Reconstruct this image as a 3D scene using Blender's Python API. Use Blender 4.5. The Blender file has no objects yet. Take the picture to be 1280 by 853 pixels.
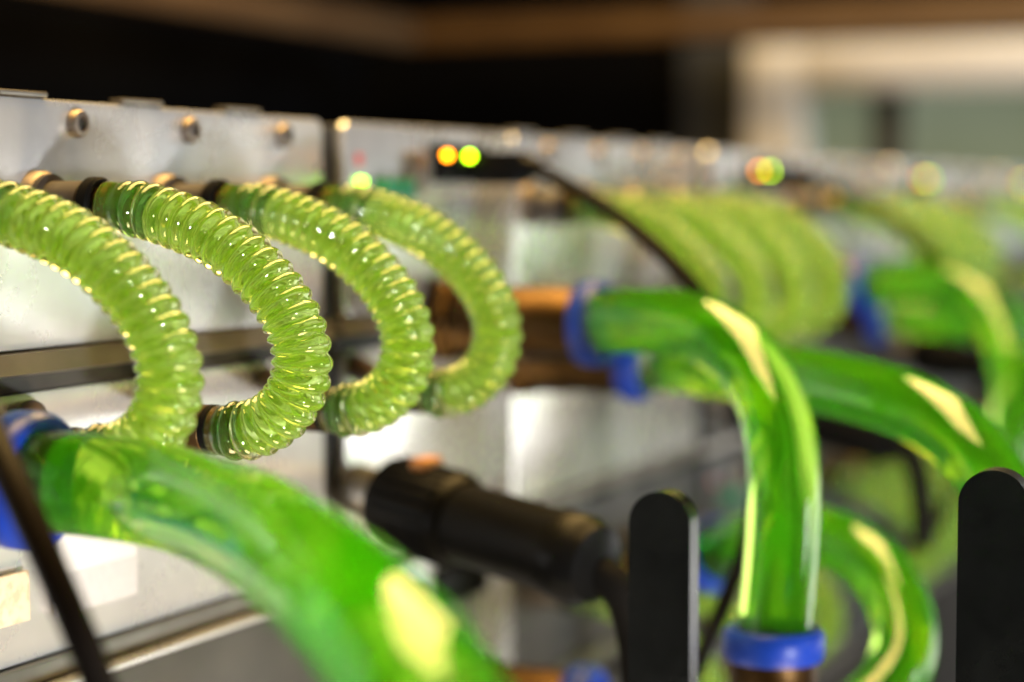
import bpy, bmesh, math, random
from mathutils import Vector, Matrix
random.seed(7)
sc = bpy.context.scene
C = sc.collection
# ------------------------------------------------------------------ camera
HZ = 1.30                                   # camera height above the floor
TH = math.radians(24.04); PIT = math.atan(171.5/2600); FPX = 2600.0
CAMP = Vector((0, -0.371, HZ))
cd = bpy.data.cameras.new('camera'); cam = bpy.data.objects.new('camera', cd); C.objects.link(cam)
fw = Vector((math.cos(TH)*math.cos(PIT), math.sin(TH)*math.cos(PIT), -math.sin(PIT)))
rt = Vector((math.sin(TH), -math.cos(TH), 0)); up = rt.cross(fw)
M3 = Matrix((rt, up, -fw)).transposed()
cam.matrix_world = Matrix.Translation(CAMP) @ M3.to_4x4()
cd.sensor_width = 36; cd.lens = 36*FPX/1280; cd.clip_start = 0.01; cd.clip_end = 50
cd.dof.use_dof = True; cd.dof.focus_distance = 0.566; cd.dof.aperture_fstop = cd.lens/14.5; cd.dof.aperture_blades = 0
sc.camera = cam
# ------------------------------------------------------------------ render / exposure
sc.render.engine = 'CYCLES'
sc.view_settings.view_transform = 'Standard'; sc.view_settings.look = 'None'
sc.view_settings.gamma = 1; sc.view_settings.exposure = 0.0
sc.cycles.use_denoising = True
sc.cycles.max_bounces = 14; sc.cycles.transmission_bounces = 12; sc.cycles.transparent_max_bounces = 12
sc.cycles.diffuse_bounces = 4; sc.cycles.glossy_bounces = 5; sc.cycles.volume_bounces = 0
sc.cycles.sample_clamp_indirect = 6; sc.cycles.blur_glossy = 0.6
# ------------------------------------------------------------------ world + lamps + added fills
w = bpy.data.worlds.new('World'); sc.world = w; w.use_nodes = True
w.node_tree.nodes['Background'].inputs[0].default_value = (0.50, 0.46, 0.42, 1)
w.node_tree.nodes['Background'].inputs[1].default_value = 0.05
def area(name, loc, target, size, power, col, sy=None):
    l = bpy.data.lights.new(name, 'AREA'); o = bpy.data.objects.new(name, l); C.objects.link(o)
    l.energy = power; l.color = col; l.size = size
    if sy: l.shape = 'RECTANGLE'; l.size_y = sy
    o.location = Vector(loc) + Vector((0, 0, HZ))
    d = Vector(target) - Vector(loc)
    o.rotation_euler = d.to_track_quat('-Z', 'Y').to_euler()
    return o
area('white_lamp', (0.88, -1.45, 0.02), (0.62, 0, -0.05), 0.24, 2.4, (1.0, 0.98, 0.96), 0.20)
area('low_white_lamp', (-0.05, -1.25, -0.50), (0.60, 0, -0.02), 0.13, 23, (0.95, 0.97, 1.0), 0.11)
area('low_warm_fill', (0.47, -0.45, -0.60), (0.58, 0, -0.12), 0.25, 5, (1.0, 0.76, 0.42), 0.20)  # added unseen source, brightens the lower plate with warm light
area('side_white_fill', (2.05, -1.25, -0.32), (0.70, -0.05, -0.05), 1.1, 8, (1.0, 0.98, 0.95), 0.45)  # added unseen source for sheen on the plates and rims on the hoses
area('warm_ceiling_lamp', (1.03, 0.07, 1.05), (1.03, 0.06, -0.05), 1.66, 70, (1.0, 0.64, 0.22), 0.60)
area('far_wall_fill', (2.1, -1.0, 0.60), (2.75, -0.55, 0.05), 0.5, 27, (0.68, 0.87, 1.0))  # added unseen source that brightens the window frame and beam

# ------------------------------------------------------------------ pixel helpers (target is 1280 x 853)
def ray(x, y): return fw + rt*((x-640)/FPX) - up*((y-426.5)/FPX)
def Pd(x, y, d): return CAMP + ray(x, y)*d                 # at depth d
def Qo(x, y, o):                                           # on the plane o metres in front of the panel
    r = ray(x, y); return CAMP + r*((-o-CAMP.y)/r.y)
# ------------------------------------------------------------------ materials
def newmat(name):
    m = bpy.data.materials.new(name); m.use_nodes = True
    nt = m.node_tree; return m, nt, nt.nodes['Principled BSDF']
def N(nt, t, **kw):
    n = nt.nodes.new(t)
    for k, v in kw.items(): setattr(n, k, v)
    return n
def coord(nt, scale, typ='Object'):
    tc = N(nt, 'ShaderNodeTexCoord'); mp = N(nt, 'ShaderNodeMapping')
    mp.inputs['Scale'].default_value = scale if isinstance(scale, tuple) else (scale,)*3
    nt.links.new(tc.outputs[typ], mp.inputs[0]); return mp.outputs[0]
def noise(nt, vec, scale, detail=4, rough=.55):
    n = N(nt, 'ShaderNodeTexNoise'); n.inputs['Scale'].default_value = scale
    n.inputs['Detail'].default_value = detail; n.inputs['Roughness'].default_value = rough
    nt.links.new(vec, n.inputs['Vector']); return n.outputs['Fac']
def ramp(nt, fac, stops):
    r = N(nt, 'ShaderNodeValToRGB'); e = r.color_ramp.elements
    while len(e) < len(stops): e.new(.5)
    for i, (p, c) in enumerate(stops): e[i].position = p; e[i].color = (*c, 1) if len(c) == 3 else c
    nt.links.new(fac, r.inputs[0]); return r.outputs[0]
def bump(nt, b, h, dist, strength=1):
    n = N(nt, 'ShaderNodeBump'); n.inputs['Distance'].default_value = dist; n.inputs['Strength'].default_value = strength
    nt.links.new(h, n.inputs['Height']); nt.links.new(n.outputs[0], b.inputs['Normal'])
def metal(name, c1, c2, metallic, r1, r2, scale=60, bd=0.0):
    m, nt, b = newmat(name); v = coord(nt, 1.0)
    f = noise(nt, v, scale)
    nt.links.new(ramp(nt, f, [(.3, c1), (.7, c2)]), b.inputs['Base Color'])
    f2 = noise(nt, v, scale*.35, 6, .65)
    rr = N(nt, 'ShaderNodeMapRange'); rr.inputs[1].default_value = .3; rr.inputs[2].default_value = .7
    rr.inputs[3].default_value = r1; rr.inputs[4].default_value = r2
    nt.links.new(f2, rr.inputs[0]); nt.links.new(rr.outputs[0], b.inputs['Roughness'])
    b.inputs['Metallic'].default_value = metallic
    if bd: bump(nt, b, noise(nt, v, scale*25, 3), bd)
    return m
MAT = {}
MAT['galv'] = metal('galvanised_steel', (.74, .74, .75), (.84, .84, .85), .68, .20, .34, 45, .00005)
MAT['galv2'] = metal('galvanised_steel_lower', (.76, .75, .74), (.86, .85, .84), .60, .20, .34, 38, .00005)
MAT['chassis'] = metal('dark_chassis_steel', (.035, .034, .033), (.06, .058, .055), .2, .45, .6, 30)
MAT['apron'] = metal('dark_grey_apron', (.055, .053, .045), (.085, .08, .07), .2, .45, .6, 25)
MAT['rail'] = metal('rail_steel', (.20, .185, .16), (.27, .25, .22), .75, .32, .48, 40)
MAT['screw'] = metal('screw_steel', (.20, .16, .13), (.30, .25, .20), .9, .45, .6, 200)
MAT['screw_dark'] = metal('screw_socket', (.03, .028, .025), (.05, .045, .04), .6, .4, .5, 200)
MAT['chrome'] = metal('chrome', (.75, .72, .70), (.8, .77, .75), 1.0, .05, .09, 90)
MAT['brass'] = metal('brass', (.34, .20, .06), (.46, .29, .11), 1.0, .22, .38, 90, .00003)
MAT['brass_dark'] = metal('aged_brass', (.055, .031, .012), (.095, .055, .022), 1.0, .34, .48, 90)
MAT['black_plastic'] = metal('black_plastic', (.005, .005, .005), (.006, .006, .006), 0, .30, .42, 60)
MAT['black_rubber'] = metal('black_cable_sheath', (.005, .005, .005), (.009, .008, .007), 0, .55, .65, 60)
MAT['brown_sheath'] = metal('dark_brown_sheath', (.007, .005, .004), (.011, .008, .006), 0, .35, .5, 60)
MAT['sleeve'] = metal('dark_sleeve', (.030, .024, .020), (.055, .044, .036), 0, .35, .5, 90)
for _n in ('black_plastic', 'black_rubber', 'brown_sheath'): MAT[_n].node_tree.nodes['Principled BSDF'].inputs['Specular IOR Level'].default_value = .05
MAT['lever'] = metal('lever_coating', (.003, .0035, .0035), (.005, .006, .006), 0, .20, .30, 120, .00002)
MAT['lever'].node_tree.nodes['Principled BSDF'].inputs['Specular IOR Level'].default_value = .45
MAT['blue'] = metal('blue_acetal', (.006, .035, .32), (.009, .045, .40), 0, .30, .40, 60)
MAT['blue'].node_tree.nodes['Principled BSDF'].inputs['Specular IOR Level'].default_value = .25
MAT['orange'] = metal('orange_band', (.45, .17, .02), (.55, .22, .03), 0, .4, .5, 60)
MAT['wall_black'] = metal('black_wall_paint', (.0015, .0015, .002), (.003, .003, .0035), 0, .6, .75, 6)
MAT['wall_black'].node_tree.nodes['Principled BSDF'].inputs['Specular IOR Level'].default_value = .04
MAT['wall_slate'] = metal('slate_panel', (.022, .025, .032), (.030, .034, .042), 0, .6, .75, 6)
MAT['wood'] = metal('stained_wood', (.10, .056, .026), (.135, .08, .038), 0, .5, .65, 12)
MAT['window_white'] = metal('window_frame_white', (.76, .73, .70), (.82, .79, .76), 0, .45, .6, 8)
MAT['pcb'] = metal('green_solder_mask', (.01, .16, .07), (.02, .22, .10), 0, .3, .45, 200)
MAT['red'] = metal('red_print', (.5, .06, .06), (.6, .09, .08), 0, .5, .6, 200)
MAT['floor'] = metal('dark_floor', (.03, .028, .025), (.05, .047, .042), 0, .5, .7, 3)
def emit(name, c, s):
    m, nt, b = newmat(name)
    b.inputs['Base Color'].default_value = (*c, 1); b.inputs['Emission Color'].default_value = (*c, 1)
    b.inputs['Emission Strength'].default_value = s; return m
MAT['led_orange'] = emit('led_orange', (1.0, .28, .005), 22)
MAT['led_green'] = emit('led_green', (.50, 1.0, .005), 22)
MAT['led_orange_far'] = emit('led_orange_far', (1.0, .32, .02), 14)
MAT['led_green_far'] = emit('led_green_far', (.55, 1.0, .01), 14)
MAT['led_green_dim'] = emit('led_green_dim', (.40, 1.0, .03), 8)
# window pane: dull glass lit by the dim daylight outside
m, nt, b = newmat('window_glass'); v = coord(nt, 1.0)
f = noise(nt, v, 2.2, 2)
cc = ramp(nt, f, [(.35, (.20, .23, .13)), (.65, (.30, .34, .24))])
nt.links.new(cc, b.inputs['Emission Color']); b.inputs['Emission Strength'].default_value = .62
b.inputs['Base Color'].default_value = (.05, .06, .04, 1); b.inputs['Roughness'].default_value = .5; b.inputs['Specular IOR Level'].default_value = .1
MAT['pane'] = m
# printed label: white paper with fine grey bars
m, nt, b = newmat('printed_label')
v = coord(nt, 1.0); wv = N(nt, 'ShaderNodeTexWave'); wv.inputs['Scale'].default_value = 330; wv.inputs['Distortion'].default_value = 6
wv.inputs['Detail'].default_value = 3; nt.links.new(v, wv.inputs['Vector'])
sp = N(nt, 'ShaderNodeSeparateXYZ'); nt.links.new(v, sp.inputs[0])
mr = N(nt, 'ShaderNodeMath', operation='LESS_THAN'); mr.inputs[1].default_value = -.0015; nt.links.new(sp.outputs['Z'], mr.inputs[0])
gt = N(nt, 'ShaderNodeMath', operation='GREATER_THAN'); gt.inputs[1].default_value = .55; nt.links.new(wv.outputs['Fac'], gt.inputs[0])
mm = N(nt, 'ShaderNodeMath', operation='MULTIPLY'); nt.links.new(mr.outputs[0], mm.inputs[0]); nt.links.new(gt.outputs[0], mm.inputs[1])
nt.links.new(ramp(nt, mm.outputs[0], [(0, (.74, .73, .74)), (1, (.40, .38, .40))]), b.inputs['Base Color']); b.inputs['Roughness'].default_value = .55
MAT['label'] = m
m, nt, b = newmat('amber_label'); v = coord(nt, 1.0)
nt.links.new(ramp(nt, noise(nt, v, 260, 2), [(.46, (.84, .70, .50)), (.60, (.66, .52, .36))]), b.inputs['Base Color']); b.inputs['Roughness'].default_value = .5
MAT['amber_label'] = m
# --- hoses: clear soft wall round a dyed coolant
def wall_mat(name, tint, rough, milky, milk_col, bumpd=0.0):
    m, nt, b = newmat(name)
    b.inputs['Base Color'].default_value = (*tint, 1); b.inputs['Transmission Weight'].default_value = 1
    b.inputs['IOR'].default_value = 1.50; b.inputs['Roughness'].default_value = rough
    v = coord(nt, 1.0)
    if bumpd: bump(nt, b, noise(nt, v, 500, 3), bumpd)
    tr = N(nt, 'ShaderNodeBsdfTranslucent'); tr.inputs[0].default_value = (*milk_col, 1)
    df = N(nt, 'ShaderNodeBsdfDiffuse'); df.inputs[0].default_value = (*milk_col, 1)
    m1 = N(nt, 'ShaderNodeMixShader'); m1.inputs[0].default_value = .45
    nt.links.new(tr.outputs[0], m1.inputs[1]); nt.links.new(df.outputs[0], m1.inputs[2])
    m2 = N(nt, 'ShaderNodeMixShader')
    mrg = N(nt, 'ShaderNodeMapRange'); mrg.inputs[1].default_value = .3; mrg.inputs[2].default_value = .7
    mrg.inputs[3].default_value = milky*.7; mrg.inputs[4].default_value = milky*1.3
    nt.links.new(noise(nt, v, 120, 3), mrg.inputs[0]); nt.links.new(mrg.outputs[0], m2.inputs[0])
    nt.links.new(b.outputs[0], m2.inputs[1]); nt.links.new(m1.outputs[0], m2.inputs[2])
    nt.links.new(m2.outputs[0], nt.nodes['Material Output'].inputs['Surface']); return m
def coolant_mat(name, milky, milk_col, absorb, density, rough):
    m, nt, b = newmat(name)
    b.inputs['Base Color'].default_value = (1, 1, 1, 1); b.inputs['Transmission Weight'].default_value = 1
    b.inputs['IOR'].default_value = .96; b.inputs['Roughness'].default_value = rough
    tr = N(nt, 'ShaderNodeBsdfTranslucent'); tr.inputs[0].default_value = (*milk_col, 1)
    df = N(nt, 'ShaderNodeBsdfDiffuse'); df.inputs[0].default_value = (*milk_col, 1)
    m1 = N(nt, 'ShaderNodeMixShader'); m1.inputs[0].default_value = .4
    nt.links.new(tr.outputs[0], m1.inputs[1]); nt.links.new(df.outputs[0], m1.inputs[2])
    m2 = N(nt, 'ShaderNodeMixShader'); m2.inputs[0].default_value = milky
    nt.links.new(b.outputs[0], m2.inputs[1]); nt.links.new(m1.outputs[0], m2.inputs[2])
    nt.links.new(m2.outputs[0], nt.nodes['Material Output'].inputs['Surface'])
    va = N(nt, 'ShaderNodeVolumeAbsorption'); va.inputs[0].default_value = (*absorb, 1); va.inputs[1].default_value = density
    nt.links.new(va.outputs[0], nt.nodes['Material Output'].inputs['Volume']); return m
MAT['rib_wall'] = wall_mat('ribbed_hose_wall', (.97, 1.0, .80), .03, .08, (.78, .90, .25))
MAT['rib_cool'] = coolant_mat('ribbed_hose_coolant', .30, (.42, .90, .02), (.74, .96, .02), 70, .04)
MAT['cuff'] = coolant_mat('hose_cuff', .45, (.02, .28, .015), (.05, .7, .05), 150, .12)
MAT['big_wall'] = wall_mat('smooth_hose_wall', (.97, 1.0, .78), .03, .03, (.60, .82, .12))
MAT['big_cool'] = coolant_mat('smooth_hose_coolant', .27, (.10, .92, .0), (.78, .97, .0), 110, .08)
# ------------------------------------------------------------------ mesh helpers
def mesh_obj(name, bm, mat, parent=None, smooth=True, loc=None):
    me = bpy.data.meshes.new(name); bmesh.ops.recalc_face_normals(bm, faces=bm.faces); bm.to_mesh(me); bm.free()
    if smooth:
        for p in me.polygons: p.use_smooth = True
        try: me.set_sharp_from_angle(angle=math.radians(38))
        except Exception: pass
    me.materials.append(MAT[mat] if isinstance(mat, str) else mat)
    o = bpy.data.objects.new(name, me); C.objects.link(o)
    if loc is not None: o.location = loc
    if parent is not None: o.parent = parent
    return o
def thing(name, label, cat, loc=(0, 0, 0), group=None):
    o = bpy.data.objects.new(name, None); C.objects.link(o); o.location = loc; o.empty_display_size = .02
    return tag(o, label, cat, group)
def tag(o, label, cat=None, group=None, kind=None):
    o['label'] = label
    if cat: o['category'] = cat
    if group: o['group'] = group
    if kind: o['kind'] = kind
    return o
def struct(o): o['kind'] = 'structure'; return o
def box(bm, x0, x1, y0, y1, z0, z1, bev=0.0, seg=2, only_y=False):
    r = bmesh.ops.create_cube(bm, size=1)
    vs = r['verts']
    for v in vs:
        v.co = Vector(((x0+x1)/2 + v.co.x*(x1-x0), (y0+y1)/2 + v.co.y*(y1-y0), (z0+z1)/2 + v.co.z*(z1-z0)))
    if bev:
        es = {e for v in vs for e in v.link_edges}
        if only_y: es = {e for e in es if abs((e.verts[0].co-e.verts[1].co).normalized().y) > .9}
        bmesh.ops.bevel(bm, geom=list(es), offset=bev, segments=seg, profile=.5, affect='EDGES')
def boxobj(name, mat, parent, x0, x1, y0, y1, z0, z1, bev=.0008, seg=2, corner=0):
    bm = bmesh.new()
    c = Vector(((x0+x1)/2, (y0+y1)/2, (z0+z1)/2)); hx, hy, hz = (x1-x0)/2, (y1-y0)/2, (z1-z0)/2
    if corner:
        box(bm, -hx, hx, -hy, hy, -hz, hz, corner, 5, True)
        es = [e for e in bm.edges if e.is_manifold and e.calc_face_angle(0) > 1.2 and abs(e.verts[0].co.y-e.verts[1].co.y) < 1e-6 and e.verts[0].co.y < 0]
        bmesh.ops.bevel(bm, geom=es, offset=bev, segments=2, profile=.5, affect='EDGES')
    else: box(bm, -hx, hx, -hy, hy, -hz, hz, bev, seg)
    return mesh_obj(name, bm, mat, parent, loc=c)
def frames(pts):
    n = len(pts); T = []
    for i in range(n):
        T.append((pts[min(i+1, n-1)]-pts[max(i-1, 0)]).normalized())
    ref = Vector((0, 0, 1)) if abs(T[0].z) < .8 else Vector((1, 0, 0))
    u = (ref - T[0]*ref.dot(T[0])).normalized(); U = [u]
    for i in range(1, n):
        u = (U[-1] - T[i]*U[-1].dot(T[i])).normalized(); U.append(u)
    return T, U, [t.cross(x) for t, x in zip(T, U)]
def catmull(P, n=24):
    P = [Vector(p) for p in P]; Q = [P[0]*2-P[1]] + P + [P[-1]*2-P[-2]]; out = []
    for i in range(1, len(Q)-2):
        a, b, c, d = Q[i-1:i+3]
        for k in range(n):
            t = k/n
            out.append(.5*((2*b)+(c-a)*t+(2*a-5*b+4*c-d)*t*t+(3*b-a-3*c+d)*t**3))
    out.append(P[-1]); return out
def resample(P, step):
    L = [0]
    for a, b in zip(P, P[1:]): L.append(L[-1]+(b-a).length)
    n = max(2, int(round(L[-1]/step))); out = []; j = 0
    for i in range(n+1):
        s = L[-1]*i/n
        while j < len(L)-2 and L[j+1] < s: j += 1
        t = (s-L[j])/max(1e-9, L[j+1]-L[j]); out.append(P[j].lerp(P[j+1], max(0, min(1, t))))
    return out, L[-1]
def smooth_path(P, it=3):
    for _ in range(it):
        P = [P[0]] + [(P[i-1]+P[i]*2+P[i+1])/4 for i in range(1, len(P)-1)] + [P[-1]]
    return P
def tube(bm, pts, rad, seg=32, cap=True):
    """rad: number or f(i, s, phi)"""
    T, U, V = frames(pts); rings = []; s = 0
    for i, p in enumerate(pts):
        if i: s += (p-pts[i-1]).length
        rg = []
        for k in range(seg):
            a = 2*math.pi*k/seg; r = rad(i, s, a) if callable(rad) else rad
            rg.append(bm.verts.new(p + (U[i]*math.cos(a)+V[i]*math.sin(a))*r))
        rings.append(rg)
    for a, b in zip(rings, rings[1:]):
        for k in range(seg): bm.faces.new((a[k], a[(k+1) % seg], b[(k+1) % seg], b[k]))
    if cap: bm.faces.new(rings[0][::-1]); bm.faces.new(rings[-1])
def lathe(bm, o, axis, prof, seg=40, sides=None):
    """prof: list of (along, radius); closed ends. sides: hex etc. for angular sections"""
    axis = Vector(axis).normalized(); ref = Vector((0, 0, 1)) if abs(axis.z) < .8 else Vector((1, 0, 0))
    u = (ref-axis*ref.dot(axis)).normalized(); v = axis.cross(u); rings = []
    for s, r in prof:
        rg = []
        for k in range(seg):
            a = 2*math.pi*k/seg; rr = r
            if sides:
                h = math.pi/sides; rr = min(r*1.02, r*.92*math.cos(0)/math.cos(((a+h) % (2*h))-h))
            rg.append(bm.verts.new(Vector(o)+axis*s+(u*math.cos(a)+v*math.sin(a))*rr))
        rings.append(rg)
    for a, b in zip(rings, rings[1:]):
        for k in range(seg): bm.faces.new((a[k], a[(k+1) % seg], b[(k+1) % seg], b[k]))
    bm.faces.new(rings[0][::-1]); bm.faces.new(rings[-1])
def lathe_obj(name, mat, parent, o, axis, prof, seg=40, sides=None):
    bm = bmesh.new(); lathe(bm, o, axis, prof, seg, sides); return mesh_obj(name, bm, mat, parent)
def copy_tree(o, parent=None):
    c = o.copy(); C.objects.link(c); c.parent = parent
    for ch in o.children: copy_tree(ch, c)
    return c
Y = Vector((0, -1, 0))                       # out of the panel
PITCH = .42; TIER = -.173; XS = .6673 - .42  # module 0 begins at XS
# ------------------------------------------------------------------ room
def quadbox(name, mat, *a, **k): return boxobj(name, mat, None, *a, **k)
struct(quadbox('floor', 'floor', -3, 6, -4, 3, -.1, 0, bev=0))
FX = 2.75                                    # far wall
struct(quadbox('back_wall', 'wall_black', -1.5, FX+.1, 1.10, 1.18, 0, HZ+1.45, bev=0))
wall_y = Qo(935, 120, 0)
def far_pt(x, y):
    r = ray(x, y); return CAMP + r*((FX-CAMP.x)/r.x)
wl = far_pt(944, 120); wt = far_pt(1100, 56); wi = far_pt(1014, 118)
struct(quadbox('far_wall', 'wall_black', FX, FX+.1, wl.y+.10, 1.095, 0, HZ+1.45, bev=0))
struct(quadbox('far_wall_pillar', 'wall_slate', FX-.02, FX+.1, wl.y, wl.y+.098, 0, HZ+1.45, bev=0))
struct(quadbox('far_wall_beyond', 'wall_slate', FX, FX+.1, -2.6, wl.y-1.6, 0, HZ+1.45, bev=0))
struct(quadbox('far_wall_below_window', 'wall_slate', FX, FX+.1, wl.y-1.6, wl.y, 0, HZ-.22, bev=0))
struct(quadbox('far_wall_above_window', 'wall_black', FX, FX+.1, wl.y-1.6, wl.y, wt.z+.002, HZ+1.45, bev=0))
struct(quadbox('ceiling', 'wall_black', -1.5, FX+.1, -2.6, 1.18, HZ+1.452, HZ+1.5, bev=0))
win = thing('window', 'white framed window with dull green panes in the far wall', 'window', (FX, wl.y, HZ-.2))
def wpart(name, mat, y0, y1, z0, z1, dx0, dx1):
    o = boxobj(name, mat, None, FX+dx0, FX+dx1, min(y0, y1), max(y0, y1), z0, z1, .003); o.location -= win.location; o.parent = win; return o
fwid = wl.y-wi.y; ftop = wt.z-wi.z
wpart('frame_stile', 'window_white', wl.y, wi.y, HZ-.2, wt.z, -.05, .04)
wpart('frame_head', 'window_white', wi.y-.0005, wl.y-1.5, wt.z-ftop, wt.z, -.05, .04)
wpart('frame_stile', 'window_white', wl.y-1.5, wl.y-1.58, HZ-.2, wt.z, -.05, .04)
wpart('frame_sill', 'window_white', wi.y-.0005, wl.y-1.5, HZ-.2, HZ-.14, -.055, .04)
m1 = far_pt(1092, 150).y; m2 = far_pt(1130, 150).y
ps = [(wi.y, m1), (m2, m2-.62), (m2-.66, wl.y-1.5)]
wpart('mullion', 'chassis', m1, m2, HZ-.14, wt.z-ftop, -.01, .04)
wpart('mullion', 'chassis', m2-.62, m2-.66, HZ-.14, wt.z-ftop, -.01, .04)
for a, b_ in ps: wpart('pane', 'pane', a, b_, HZ-.14, wt.z-ftop, .01, .02)
# wooden beam: runs along the back wall and turns across the far wall
cb = far_pt(598, 72); ct = far_pt(598, 42); cr = far_pt(1280, 52)
bl = thing('wooden_beam', 'brown stained wooden beam running along the black back wall', 'beam', (0, .6, HZ+.2))
o = boxobj('beam_rail', 'wood', None, -.8, FX-.22, cb.y-.01, cb.y+.05, cb.z, ct.z, .006); o.location -= bl.location; o.parent = bl
b2 = thing('wooden_beam', 'brown stained wooden beam crossing above the white window', 'beam', (FX-.2, 0, HZ+.2))
o = boxobj('beam_rail', 'wood', None, FX-.219, FX-.16, -2.4, cb.y+.05, cb.z+.001, ct.z+.001, .006); o.location -= b2.location; o.parent = b2
# ------------------------------------------------------------------ one rack module (built at k = 0, tier 0)
def screw(parent, x, z, big=True):
    r = .0042 if big else .003
    s = lathe_obj('screw', 'screw', parent, (x, 0, z), Y, [(-.001, r), (.0012, r), (.0018, r*.9), (.0020, r*.55), (.0006, r*.5)], 24)
    lathe_obj('socket', 'screw_dark', s, (x, 0, z), Y, [(.0005, r*.48), (.0009, r*.46), (.0010, r*.2)], 6)
    return s
def make_module(label, tier=0):
    t = thing('rack_module', label, 'rack module', (XS, 0, HZ+TIER*tier), 'rack modules in rows')
    W = .418; a, c = .165, .168
    boxobj('chassis', 'chassis', t, .003, W-.001, .0045, .32, -.118, .029, .001)
    pu1 = boxobj('upper_plate', 'galv', t, .012, a, 0, .0030, -.042, .0305, .0008, corner=.004)
    pu2 = boxobj('upper_plate', 'galv', t, c, W, 0.0012, .0030, -.042, .0305, .0008, corner=.004)
    pl1 = boxobj('lower_plate', 'galv2', t, .012, a, 0, .0030, -.133, -.0545, .0008, corner=.003)
    pl2 = boxobj('lower_plate', 'galv2', t, c, W, 0.0012, .0030, -.133, -.0545, .0008, corner=.003)
    # the rail between the plates: a tilted lip over a dark lip
    bm = bmesh.new()
    prof = [(-.0425, .006), (-.0428, -.001), (-.0484, -.0045), (-.0490, -.003), (-.0490, .006)]
    r0 = [bm.verts.new((.004, y, z)) for z, y in prof]; r1 = [bm.verts.new((W, y, z)) for z, y in prof]
    for i in range(5): bm.faces.new((r0[i], r0[(i+1) % 5], r1[(i+1) % 5], r1[i]))
    bm.faces.new(r0[::-1]); bm.faces.new(r1)
    mesh_obj('rail_lip', bm, 'rail', t)
    boxobj('rail_channel', 'chassis', t, .004, W, .0005, .010, -.0540, -.0492, .0004)
    boxobj('base_rail', 'rail', t, .004, W, -.001, .008, -.1395, -.1335, .0006)
    for x in (.2055, .2674, .3286, .3884): screw(t, x, .0237)
    for x in (.181, .243, .303, .363): 
        boxobj('tab', 'rail', t, x-.011, x+.011, .0005, .006, .0309, .0324, .0004)
    for x, z in ((.03, -.064), (.150, -.064), (.03, -.122), (.150, -.122), (.19, -.064), (.40, -.064)): screw(t, x, z, False)
    # socket with two lamps in the connector plate
    jx, jz = .1, .0165
    bm = bmesh.new(); box(bm, -.015, .031, -.004, .0, -.0078, .0078, .0008); j = mesh_obj('network_socket', bm, 'black_plastic', t, loc=(jx, 0, jz))
    for nm, dx, mt in (('lamp', -.0105, 'led_orange'), ('lamp', .0105, 'led_green')):
        bm = bmesh.new(); lathe(bm, (0, 0, 0), Y, [(0, .0013), (.0018, .0013), (.0024, .0009), (.0026, .0003)], 16)
        o = mesh_obj(nm, bm, mt, j, loc=(dx, -.0038, .0030))
    for nm, x, z, mt, rr in (('status_lamp', .0235, .0085, 'led_green_dim', .0013), ):
        lathe_obj(nm, mt, t, (x, 0, z), Y, [(0, rr), (.002, rr), (.003, rr*.5)], 16)
    bm = bmesh.new(); box(bm, -.0025, .0025, -.0004, .0, -.0022, .0022, .0002); mesh_obj('red_mark', bm, 'red', t, loc=(.0232, -.0002, .0165))
    for x in (.039, .053):
        bm = bmesh.new(); box(bm, -.005, .005, -.007, .0, -.004, .004, .0008); mesh_obj('green_terminal', bm, 'pcb', t, loc=(x, 0, .0055))
    boxobj('latch', 'screw', t, .06, .075, -.003, .0005, .004, .020, .001)
    # boss behind each upper hose port
    for i in range(4):
        x = HX[i]-XS
        lathe_obj('port_boss', 'screw', t, (x, .004, .0), Y, [(0, .0096), (.0055, .0096), (.0068, .0088), (.0075, .0078)], 32)
    return t
HX = [.4305, .4960, .5615, .6270]
mod0 = make_module('rack module of bright steel plates carrying the barcode label and sharply seen ribbed hoses')
mods = {(0, 0): mod0}
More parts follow.
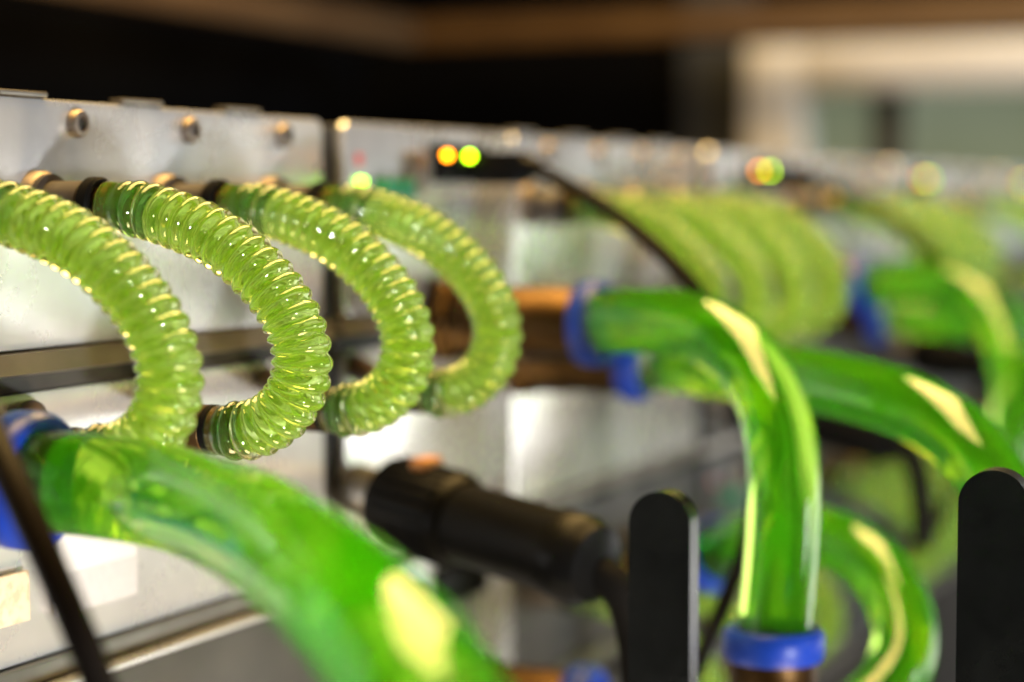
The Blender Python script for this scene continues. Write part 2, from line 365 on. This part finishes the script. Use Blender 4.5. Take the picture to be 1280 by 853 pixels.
# ------------------------------------------------------------------ ribbed hoses
def ribbed_hose(label, group):
    t = thing('ribbed_hose', label, 'hose', (0, 0, 0), group)
    X0 = HX[1]
    ctrl = [(0, .0235, -.0006), (0, .032, -.0013), (.0003, .0415, -.0032), (.0008, .0590, -.0095), (.0014, .0722, -.0190), (.002, .0814, -.0300), (.003, .0850, -.0410),
            (.004, .0828, -.0515), (.0046, .0762, -.0592), (.005, .0675, -.0634), (.0052, .0595, -.0640), (.0052, .054, -.0640)]
    P = [Vector((x, -o, z)) for x, o, z in ctrl]
    pts, L = resample(smooth_path(resample(catmull(P, 16), .001)[0], 8), .00046)
    rp = .0042
    def rib(i, s, a):
        e = min(1, max(0, (s-.0045)/.004))*min(1, max(0, (L-.004-s)/.003))
        ph = s/rp + .10*math.sin(a) + .06*math.sin(s*190)
        return .0071 + e*(.0019*abs(math.sin(math.pi*ph))**.6*(.75+.25*min(1, s/.03)) - .0004)
    bm = bmesh.new(); tube(bm, pts, rib, 44); mesh_obj('tube_wall', bm, 'rib_wall', t)
    cp = resample(pts, .004)[0]
    bm = bmesh.new(); tube(bm, cp[4:-3], .0056, 28); mesh_obj('coolant', bm, 'rib_cool', t)
    for nm, q in (('cuff', cp[0:4]), ('cuff', cp[-3:])):
        bm = bmesh.new(); tube(bm, q, .0058, 28); mesh_obj(nm, bm, 'cuff', t)
    # upper end: dark sleeve, collar and brass barb
    e = P[0]
    lathe_obj('sleeve', 'sleeve', t, (0, -.0015, e.z), Y, [(0, .0085), (.0008, .0092), (.003, .0092), (.0035, .0072), (.0150, .0072), (.0155, .0066), (.0165, .0066)], 36)
    lathe_obj('collar', 'black_plastic', t, (0, -.0175, e.z), Y, [(0, .0074), (.0006, .0083), (.0036, .0083), (.0042, .0076), (.0042, .0062), (.0025, .0060)], 36)
    lathe_obj('barb', 'brass', t, (0, -.0170, e.z), Y, [(0, .0054), (.009, .0054), (.0095, .0050)], 28)
    f = P[-1]
    ax = Vector((-.60, -.80, .0)).normalized()        # the lower end leans along the panel to its port
    k0 = f + Vector((0, .004, 0))
    lathe_obj('ferrule', 'brass_dark', t, (f.x, f.y+.008, f.z), Y, [(0, .0060), (.001, .0072), (.0075, .0072), (.008, .0066), (.0115, .0066), (.012, .0052)], 32)
    bm = bmesh.new(); q0 = f+Vector((0, .006, 0)); q1 = f+Vector((.004, .014, .001)); q2 = f+Vector((.054, -f.y-.0005, .003))
    tube(bm, resample(smooth_path(resample(catmull([q0, q1, q1.lerp(q2, .3), q1.lerp(q2, .7), q2], 12), .002)[0], 4), .002)[0], .0046, 20); mesh_obj('elbow', bm, 'brass_dark', t)
    lathe_obj('band', 'black_rubber', t, (f.x, f.y+.0005, f.z), Y, [(0, .0060), (.0004, .0073), (.0022, .0073), (.0026, .0060)], 32)
    return t
hose0 = ribbed_hose('x', 'x')
BANK = ['in the bank beside the barcode label', 'in the bank behind the black network cable', 'in the bank two modules before the window', 'in the bank closest to the window']
ORD = ['fourth ribbed green hose from the module seam', 'third ribbed green hose from the module seam', 'second ribbed green hose from the module seam', 'ribbed green hose next to the module seam']
first = True
hoses = []
for k in range(4):
    for i in range(4):
        h = hose0 if first else copy_tree(hose0); first = False
        h.location = (HX[i]+PITCH*k, 0, HZ)
        h.rotation_euler = (0, 0, math.radians(random.uniform(-.7, .7)) if k else [0, 0, -.8, -.5][i]*math.pi/180)
        tag(h, ORD[i]+', '+BANK[k], 'hose', 'ribbed coolant hoses, upper row'); hoses.append(h)
for k in (1, 2, 3):
    for i in range(4):
        h = copy_tree(hose0); h.location = (HX[i]+PITCH*k, 0, HZ+TIER); h.rotation_euler = (0, 0, math.radians(random.uniform(-3, 3)))
        tag(h, ['fourth', 'third', 'second', 'first'][i]+' ribbed hose from the seam, lower row, '+['', 'behind upright smooth hose', 'behind low hose bend', 'window end'][k], 'hose', 'ribbed coolant hoses, lower row')
MODL = {(1, 0): 'rack module of steel plates with orange and green lamps and black network plug', (2, 0): 'blurred rack module of steel plates behind the second network cable', (3, 0): 'blurred rack module of steel plates closest to the window',
        (4, 0): 'blurred end rack module in front of the window pane',
        (0, 1): 'rack module below the one that carries the barcode label', (1, 1): 'lower rack module below the black power connector', (2, 1): 'lower rack module behind the lower green hose bend', (3, 1): 'lower rack module closest to the window'}
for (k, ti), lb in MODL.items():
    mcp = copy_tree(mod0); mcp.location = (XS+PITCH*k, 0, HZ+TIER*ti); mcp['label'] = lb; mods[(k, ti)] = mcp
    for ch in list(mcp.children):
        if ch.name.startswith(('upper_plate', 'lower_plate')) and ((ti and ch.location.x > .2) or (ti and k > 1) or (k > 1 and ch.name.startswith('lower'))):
            ch.data = ch.data.copy(); ch.data.materials[0] = MAT['chassis']  # lower and far plates take a dark colour that stands for shade
        if (ti or k > 1) and ch.name.startswith('status_lamp'): bpy.data.objects.remove(ch); continue
        if ti and ch.name.startswith('screw'):
            for l in list(ch.children): bpy.data.objects.remove(l)
            bpy.data.objects.remove(ch); continue
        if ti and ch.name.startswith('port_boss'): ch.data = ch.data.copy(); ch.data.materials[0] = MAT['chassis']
        if ch.name.startswith('network_socket'):
            for l in list(ch.children):
                if ti: bpy.data.objects.remove(l)
                elif k > 1:
                    l.data = l.data.copy(); l.data.materials[0] = MAT['led_orange_far' if 'orange' in l.data.materials[0].name else 'led_green_far']
# steel ledge under the first module: bright tray over a dark apron
boxobj('ledge_tray', 'galv2', mod0, .004, .417, -.008, -.0012, -.1415, -.1397, .0005)
boxobj('ledge_apron', 'apron', mod0, .004, .417, -.007, -.0050, -.200, -.1420, .0005)
# rack uprights carry the modules down to the floor
UPL = ['black steel rack upright behind the first module seam', 'black steel rack upright behind the second module seam', 'black steel rack upright behind the third module seam', 'black steel rack upright behind the window end seam']
for k in range(4):
    o = quadbox('rack_upright', 'chassis', XS+.42*(k+1)+.0005, XS+.42*(k+1)+.0025, .014, .30, 0, HZ+.03, bev=.0003)
    tag(o, UPL[k], 'upright', 'rack uprights')
# added unseen bright steel doors under the modules, for the hoses to refract
for k, lb in enumerate(('added unseen bright steel backing under the module with the barcode label', 'added unseen bright steel backing under the module with orange and green lamps')):
    t = thing('bright_backing', lb, 'added bright backing', (XS+PITCH*k, 0, .25), 'added bright backings')
    boxobj('backing_panel', 'galv2', t, .003, .417, 0, .02, 0, HZ-.25-.30, .002)
    boxobj('backing_handle', 'screw', t, .36, .372, -.02, -.0005, .3, .42, .003)
# labels on module 0's lower plate
def stick(name, mat, x0, y0, x1, y1, label, cat):
    a = Qo(x0, y0, .0018); b_ = Qo(x1, y1, .0018)
    o = quadbox(name, mat, min(a.x, b_.x), max(a.x, b_.x), -.0018, -.0004 , min(a.z, b_.z), max(a.z, b_.z), bev=.0002); return tag(o, label, cat)
stick('printed_label', 'label', 72, 655, 172, 742, 'white printed barcode label stuck on the lower steel plate', 'label')
stick('printed_label', 'amber_label', -30, 730, 38, 775, 'amber sticker with dark print on the lower steel plate', 'sticker')
# ------------------------------------------------------------------ smooth hoses with brass push fittings
HR = .0124
def smooth_hose(P, label, group, name='smooth_hose'):
    base = P[0].copy(); t = thing(name, label, 'hose', base, group)
    P = [p-base for p in P]
    pts, L = resample(smooth_path(resample(catmull(P, 16), .003)[0], 12), .003)
    bm = bmesh.new(); tube(bm, pts, HR, 56); mesh_obj('tube_wall', bm, 'big_wall', t)
    bm = bmesh.new(); tube(bm, pts[5:-1], HR-.0026, 48); mesh_obj('coolant', bm, 'big_cool', t)
    bm = bmesh.new(); tube(bm, pts[0:4], HR-.0020, 48); mesh_obj('cuff', bm, 'cuff', t)
    return t
def push_fitting(loc, axis, label, length=.062, group='brass push fittings'):
    """brass body that ends in a blue release collar; loc = middle of the collar mouth"""
    t = thing('push_fitting', label, 'fitting', loc, group); ax = Vector(axis).normalized()
    lathe_obj('brass_body', 'brass_dark', t, ax*-length, ax, [(0, .0120), (.010, .0120), (.0105, .0145), (.014, .0150), (.024, .0150), (.0245, .0142), (length-.013, .0142), (length-.0115, .0140), (length-.0105, .0140), (length-.0105, .0118)], 48)
    lathe_obj('hex_nut', 'brass_dark', t, ax*-(length-.001), ax, [(0, .0165), (.0012, .0175), (.0078, .0175), (.009, .0165)], 48, 6)
    # blue collar: a ring with a rounded lip
    bm = bmesh.new(); prof = [(-.0105, .0122), (-.0105, .0160), (-.0085, .0170), (-.0035, .0172), (-.0012, .0168), (.0002, .0155), (.0004, .0140), (-.0006, .0128), (-.0030, .0122)]
    n = 56; u = (Vector((0, 0, 1)) if abs(ax.z) < .8 else Vector((1, 0, 0))); u = (u-ax*u.dot(ax)).normalized(); v = ax.cross(u)
    rg = [[bm.verts.new(ax*s+(u*math.cos(2*math.pi*k/n)+v*math.sin(2*math.pi*k/n))*r) for k in range(n)] for s, r in prof]
    for i in range(len(rg)):
        a, b_ = rg[i], rg[(i+1) % len(rg)]
        for k in range(n): bm.faces.new((a[k], a[(k+1) % n], b_[(k+1) % n], b_[k]))
    mesh_obj('release_collar', bm, 'blue', t)
    return t
def valve(loc, label, lever_dx, lever_dy, lever_top, group='brass ball valves'):
    """upright brass ball valve; loc = middle of its blue collar mouth; lever stands on a stem towards -X"""
    t = push_fitting(loc, (0, 0, 1), label, .034, group); t.name = 'ball_valve'; t['category'] = 'valve'
    lathe_obj('valve_body', 'brass', t, (0, 0, -.095), (0, 0, 1), [(0, .013), (.004, .0165), (.012, .0165), (.016, .0185), (.036, .0185), (.042, .0165), (.062, .0165)], 40)
    lathe_obj('stem', 'screw', t, (-.012, 0, -.066), (lever_dx, lever_dy, 0), [(0, .006), (-lever_dx-.014, .006), (-lever_dx-.012, .0045)], 24)
    bm = bmesh.new(); hw = .0098; z0, z1 = -.085, lever_top
    n = 20; sec = [(-hw, z0)] + [(-hw*math.cos(math.pi*k/n), z1-hw+hw*math.sin(math.pi*k/n)) for k in range(n+1)] + [(hw, z0)]
    th = .0042
    rings = []
    for x in (th, -th): rings.append([bm.verts.new((x, q, z)) for q, z in sec])
    bm.faces.new(rings[0]); bm.faces.new(rings[1][::-1]); m_ = len(sec)
    for k in range(m_): bm.faces.new((rings[0][k], rings[0][(k+1) % m_], rings[1][(k+1) % m_], rings[1][k]))
    es = [e for e in bm.edges if e.is_manifold and e.calc_face_angle(0) > 1.0 and abs(e.verts[0].co.x-e.verts[1].co.x) < 1e-6]
    bmesh.ops.bevel(bm, geom=es, offset=.0026, segments=4, profile=.5, affect='EDGES')
    o = mesh_obj('lever', bm, 'lever', t, loc=(lever_dx, lever_dy, 0)); return t, o
Bp = [Pd(*q) for q in [(24, 600, .508), (82, 603, .500), (150, 611, .496), (219, 624, .488), (306, 656, .448), (382, 707, .405), (456, 772, .370), (528, 862, .347), (590, 975, .334), (640, 1110, .326), (670, 1270, .32)]]
Ap = [Pd(*q) for q in [(728, 404, .817), (765, 402, .803), (800, 401, .79), (870, 408, .765), (930, 445, .74), (968, 510, .722), (980, 590, .71), (978, 680, .705), (967, 800, .70)]]
sh = lambda P, k, dz=0: [p+Vector((PITCH*k, 0, dz)) for p in P]
smooth_hose(Bp, 'thick smooth green hose bending down in front of the barcode label', 'smooth green hoses')
smooth_hose(sh(Bp, 1), 'smooth green hose passing behind the upright smooth hose towards the wide black lever', 'smooth green hoses')
smooth_hose(sh(Bp, 2), 'blurred smooth green hose beyond the wide black lever', 'smooth green hoses')
smooth_hose(Ap, 'smooth green hose bending down into the blue collar of the upright valve', 'smooth green hoses')
smooth_hose(sh(Ap, 1), 'blurred smooth green hose bending down below the second bank of ribbed hoses', 'smooth green hoses')
for P, k, lb in ((Bp, 0, 'brass push fitting with large blue collar on the thick hose by the barcode label'), (Bp, 1, 'lower brass push fitting with blue collar beside the orange banded connector'), (Bp, 2, 'blurred lower brass push fitting near the second bank of hoses'),
                 (Ap, 1, 'blurred brass push fitting with blue collar below the second cable'), (Ap, 0, 'brass push fitting with blue collar on the hose that drops to the upright valve')):
    p = P[0]+Vector((PITCH*k, -.010 if P is Ap else -.008, 0)); push_fitting(p, Y, lb, -p.y-.0015)
lev = Pd(830, 613, .63)
va_top = Ap[-1]
valve(va_top+Vector((0, 0, .004)), 'brass ball valve with blue collar and narrow upright black lever', lev.x-va_top.x, lev.y-va_top.y, lev.z-va_top.z-.004)
vb = sh(Bp, 1)[-1]; lev2 = Pd(1246, 586, .58)
valve(vb+Vector((0, 0, .004)), 'ball valve with wide upright black lever below the passing smooth hose', lev2.x-vb.x, lev2.y-vb.y, lev2.z-vb.z-.004)
# smooth hose bend low at the right
Cp = [Pd(*q) for q in [(900, 690, .92), (960, 668, .89), (1020, 668, .86), (1085, 700, .825), (1128, 765, .80), (1125, 840, .785), (1070, 900, .775), (1000, 940, .77), (930, 970, .77)]]
smooth_hose(Cp, 'smooth green hose bend curling low behind the upright valve', 'smooth green hoses')
push_fitting(Cp[0]+Vector((0, 0, 0)), (Cp[1]-Cp[0]), 'brass fitting holding the low curling hose bend', .05)
# lower tier fittings
p = Ap[0]+Vector((.0, -.006, -.153)); push_fitting(p, Y, 'brass fitting with blue collar low under the black power connector', -p.y-.0015)
def dome(px, py, o, label):
    p = Qo(px, py, o); t = thing('dome_nut', label, 'nut', (p.x, 0, p.z), 'chrome dome nuts')
    lathe_obj('hex_base', 'chrome', t, (0, -.0015, 0), Y, [(0, .0068), (.0005, .0072), (o-.005, .0072), (o-.0045, .0066)], 36, 6)
    lathe_obj('dome', 'chrome', t, (0, -(o-.006), 0), Y, [(.005*math.sin(a*math.pi/20)+.0005, .0052*math.cos(a*math.pi/20)+.0001) for a in range(11)], 28)
dome(716, 266, .012, 'chrome dome nut below the arching network cable')
dome(1208, 420, .016, 'chrome dome nut beside the blurred far smooth hose')
# ------------------------------------------------------------------ cables
def cable(name, P, r, label, mat='black_rubber', group=None, cat='cable'):
    pts = resample(smooth_path(resample(catmull([Vector(q) for q in P], 14), .003)[0], 6), .003)[0]
    base = pts[0].copy(); bm = bmesh.new(); tube(bm, [q-base for q in pts], r, 20)
    t = thing(name, label, cat, base, group); mesh_obj('sheath', bm, mat, t); return t
def netcable(k, label):
    j = Vector((XS+PITCH*(k)+.1, -.006, HZ+.0165-.0015)) + Vector((.020, 0, 0))
    P = [j+Vector((0, -.020, 0)), j+Vector((0, -.026, -.0006))]
    d = Vector((PITCH*(k-1), 0, 0))
    P += [Pd(*q)+d for q in [(695, 224, .848), (728, 242, .836), (768, 268, .822), (822, 312, .80), (865, 357, .785), (903, 405, .778), (935, 470, .775), (948, 560, .785), (938, 660, .79), (905, 755, .785), (860, 860, .78)]]
    t = cable('network_cable', P, .0031, label, 'black_rubber', 'network cables')
    bm = bmesh.new(); box(bm, -.0078, .0078, -.020, .001, -.0072, .0066, .0014); o = mesh_obj('plug', bm, 'black_plastic', t, loc=j-t.location)
    lathe_obj('strain_relief', 'black_plastic', t, j-t.location+Vector((0, -.0195, 0)), Y, [(0, .0056), (.003, .0050), (.007, .0038), (.0075, .0030)], 20)
    return t
netcable(1, 'thin black network cable arching from plug beside orange and green lamps')
netcable(2, 'blurred black network cable in front of the third bank of ribbed hoses')
cable('hanging_cable', [Pd(*q) for q in [(-60, 440, .47), (-30, 505, .45), (8, 585, .435), (50, 680, .425), (92, 775, .42), (130, 870, .42), (160, 970, .42)]], .0036, 'dark brown cable hanging in front of the thick smooth hose', 'brown_sheath')
# circular power connectors
def connector(k, label, cab=True):
    d = Vector((PITCH*k, 0, 0)); a = Pd(476, 621, .770); b_ = Pd(752, 708, .70); ax = (b_-a); L = ax.length; ax.normalize()
    a = a+d; t = thing('power_connector', label, 'connector', a, 'circular power connectors')
    lathe_obj('flange', 'rail', t, ax*-.014, ax, [(0, .0095), (.014, .0095), (.017, .0088), (.022, .0088)], 40)
    lathe_obj('coupling_ring', 'black_plastic', t, ax*.006, ax, [(0, .0150), (.001, .0164), (.034, .0166), (.036, .0156), (.037, .0150)], 48)
    lathe_obj('back_shell', 'black_plastic', t, ax*.042, ax, [(0, .0140), (.002, .0146), (L-.062, .0148), (L-.060, .0156), (L-.050, .0156), (L-.048, .0146), (L-.044, .0132), (L-.042, .0075)], 40)
    lathe_obj('gland_nut', 'black_plastic', t, ax*(L-.020-.0225), ax, [(0, .0115), (.001, .0128), (.014, .0128), (.018, .0100), (.0185, .0065)], 48, 6)
    if k == 0:
        bm = bmesh.new(); box(bm, -.006, .006, -.004, .004, -.002, .003, .001); mesh_obj('orange_latch', bm, 'orange', t, loc=ax*.024+Vector((0, 0, .0165)))
    for i in range(24):                                 # grip ridges round the coupling ring
        an = 2*math.pi*i/24; u = Vector((1, 0, 0))-ax*ax.x; u.normalize(); v = ax.cross(u); rd = u*math.cos(an)+v*math.sin(an)
        bm = bmesh.new(); tube(bm, [ax*.010+rd*.0164, ax*.038+rd*.0166], .0012, 8); mesh_obj('grip_ridge', bm, 'black_plastic', t)
    if cab:
        P = [ax*(L-.030), ax*(L-.012), Pd(770, 730, .70)+d-a, Pd(788, 770, .70)+d-a, Pd(798, 830, .70)+d-a, Pd(800, 920, .70)+d-a]
        pts = resample(smooth_path(resample(catmull(P, 12), .003)[0], 5), .003)[0]
        bm = bmesh.new(); tube(bm, pts, .0062, 22); mesh_obj('cable', bm, 'black_rubber', t)
    return t
connector(0, 'black round power connector plugged in beside the thick smooth hose')
connector(1, 'blurred black round power connector behind the upright smooth hose')
connector(2, 'blurred black round power connector beyond the wide lever')
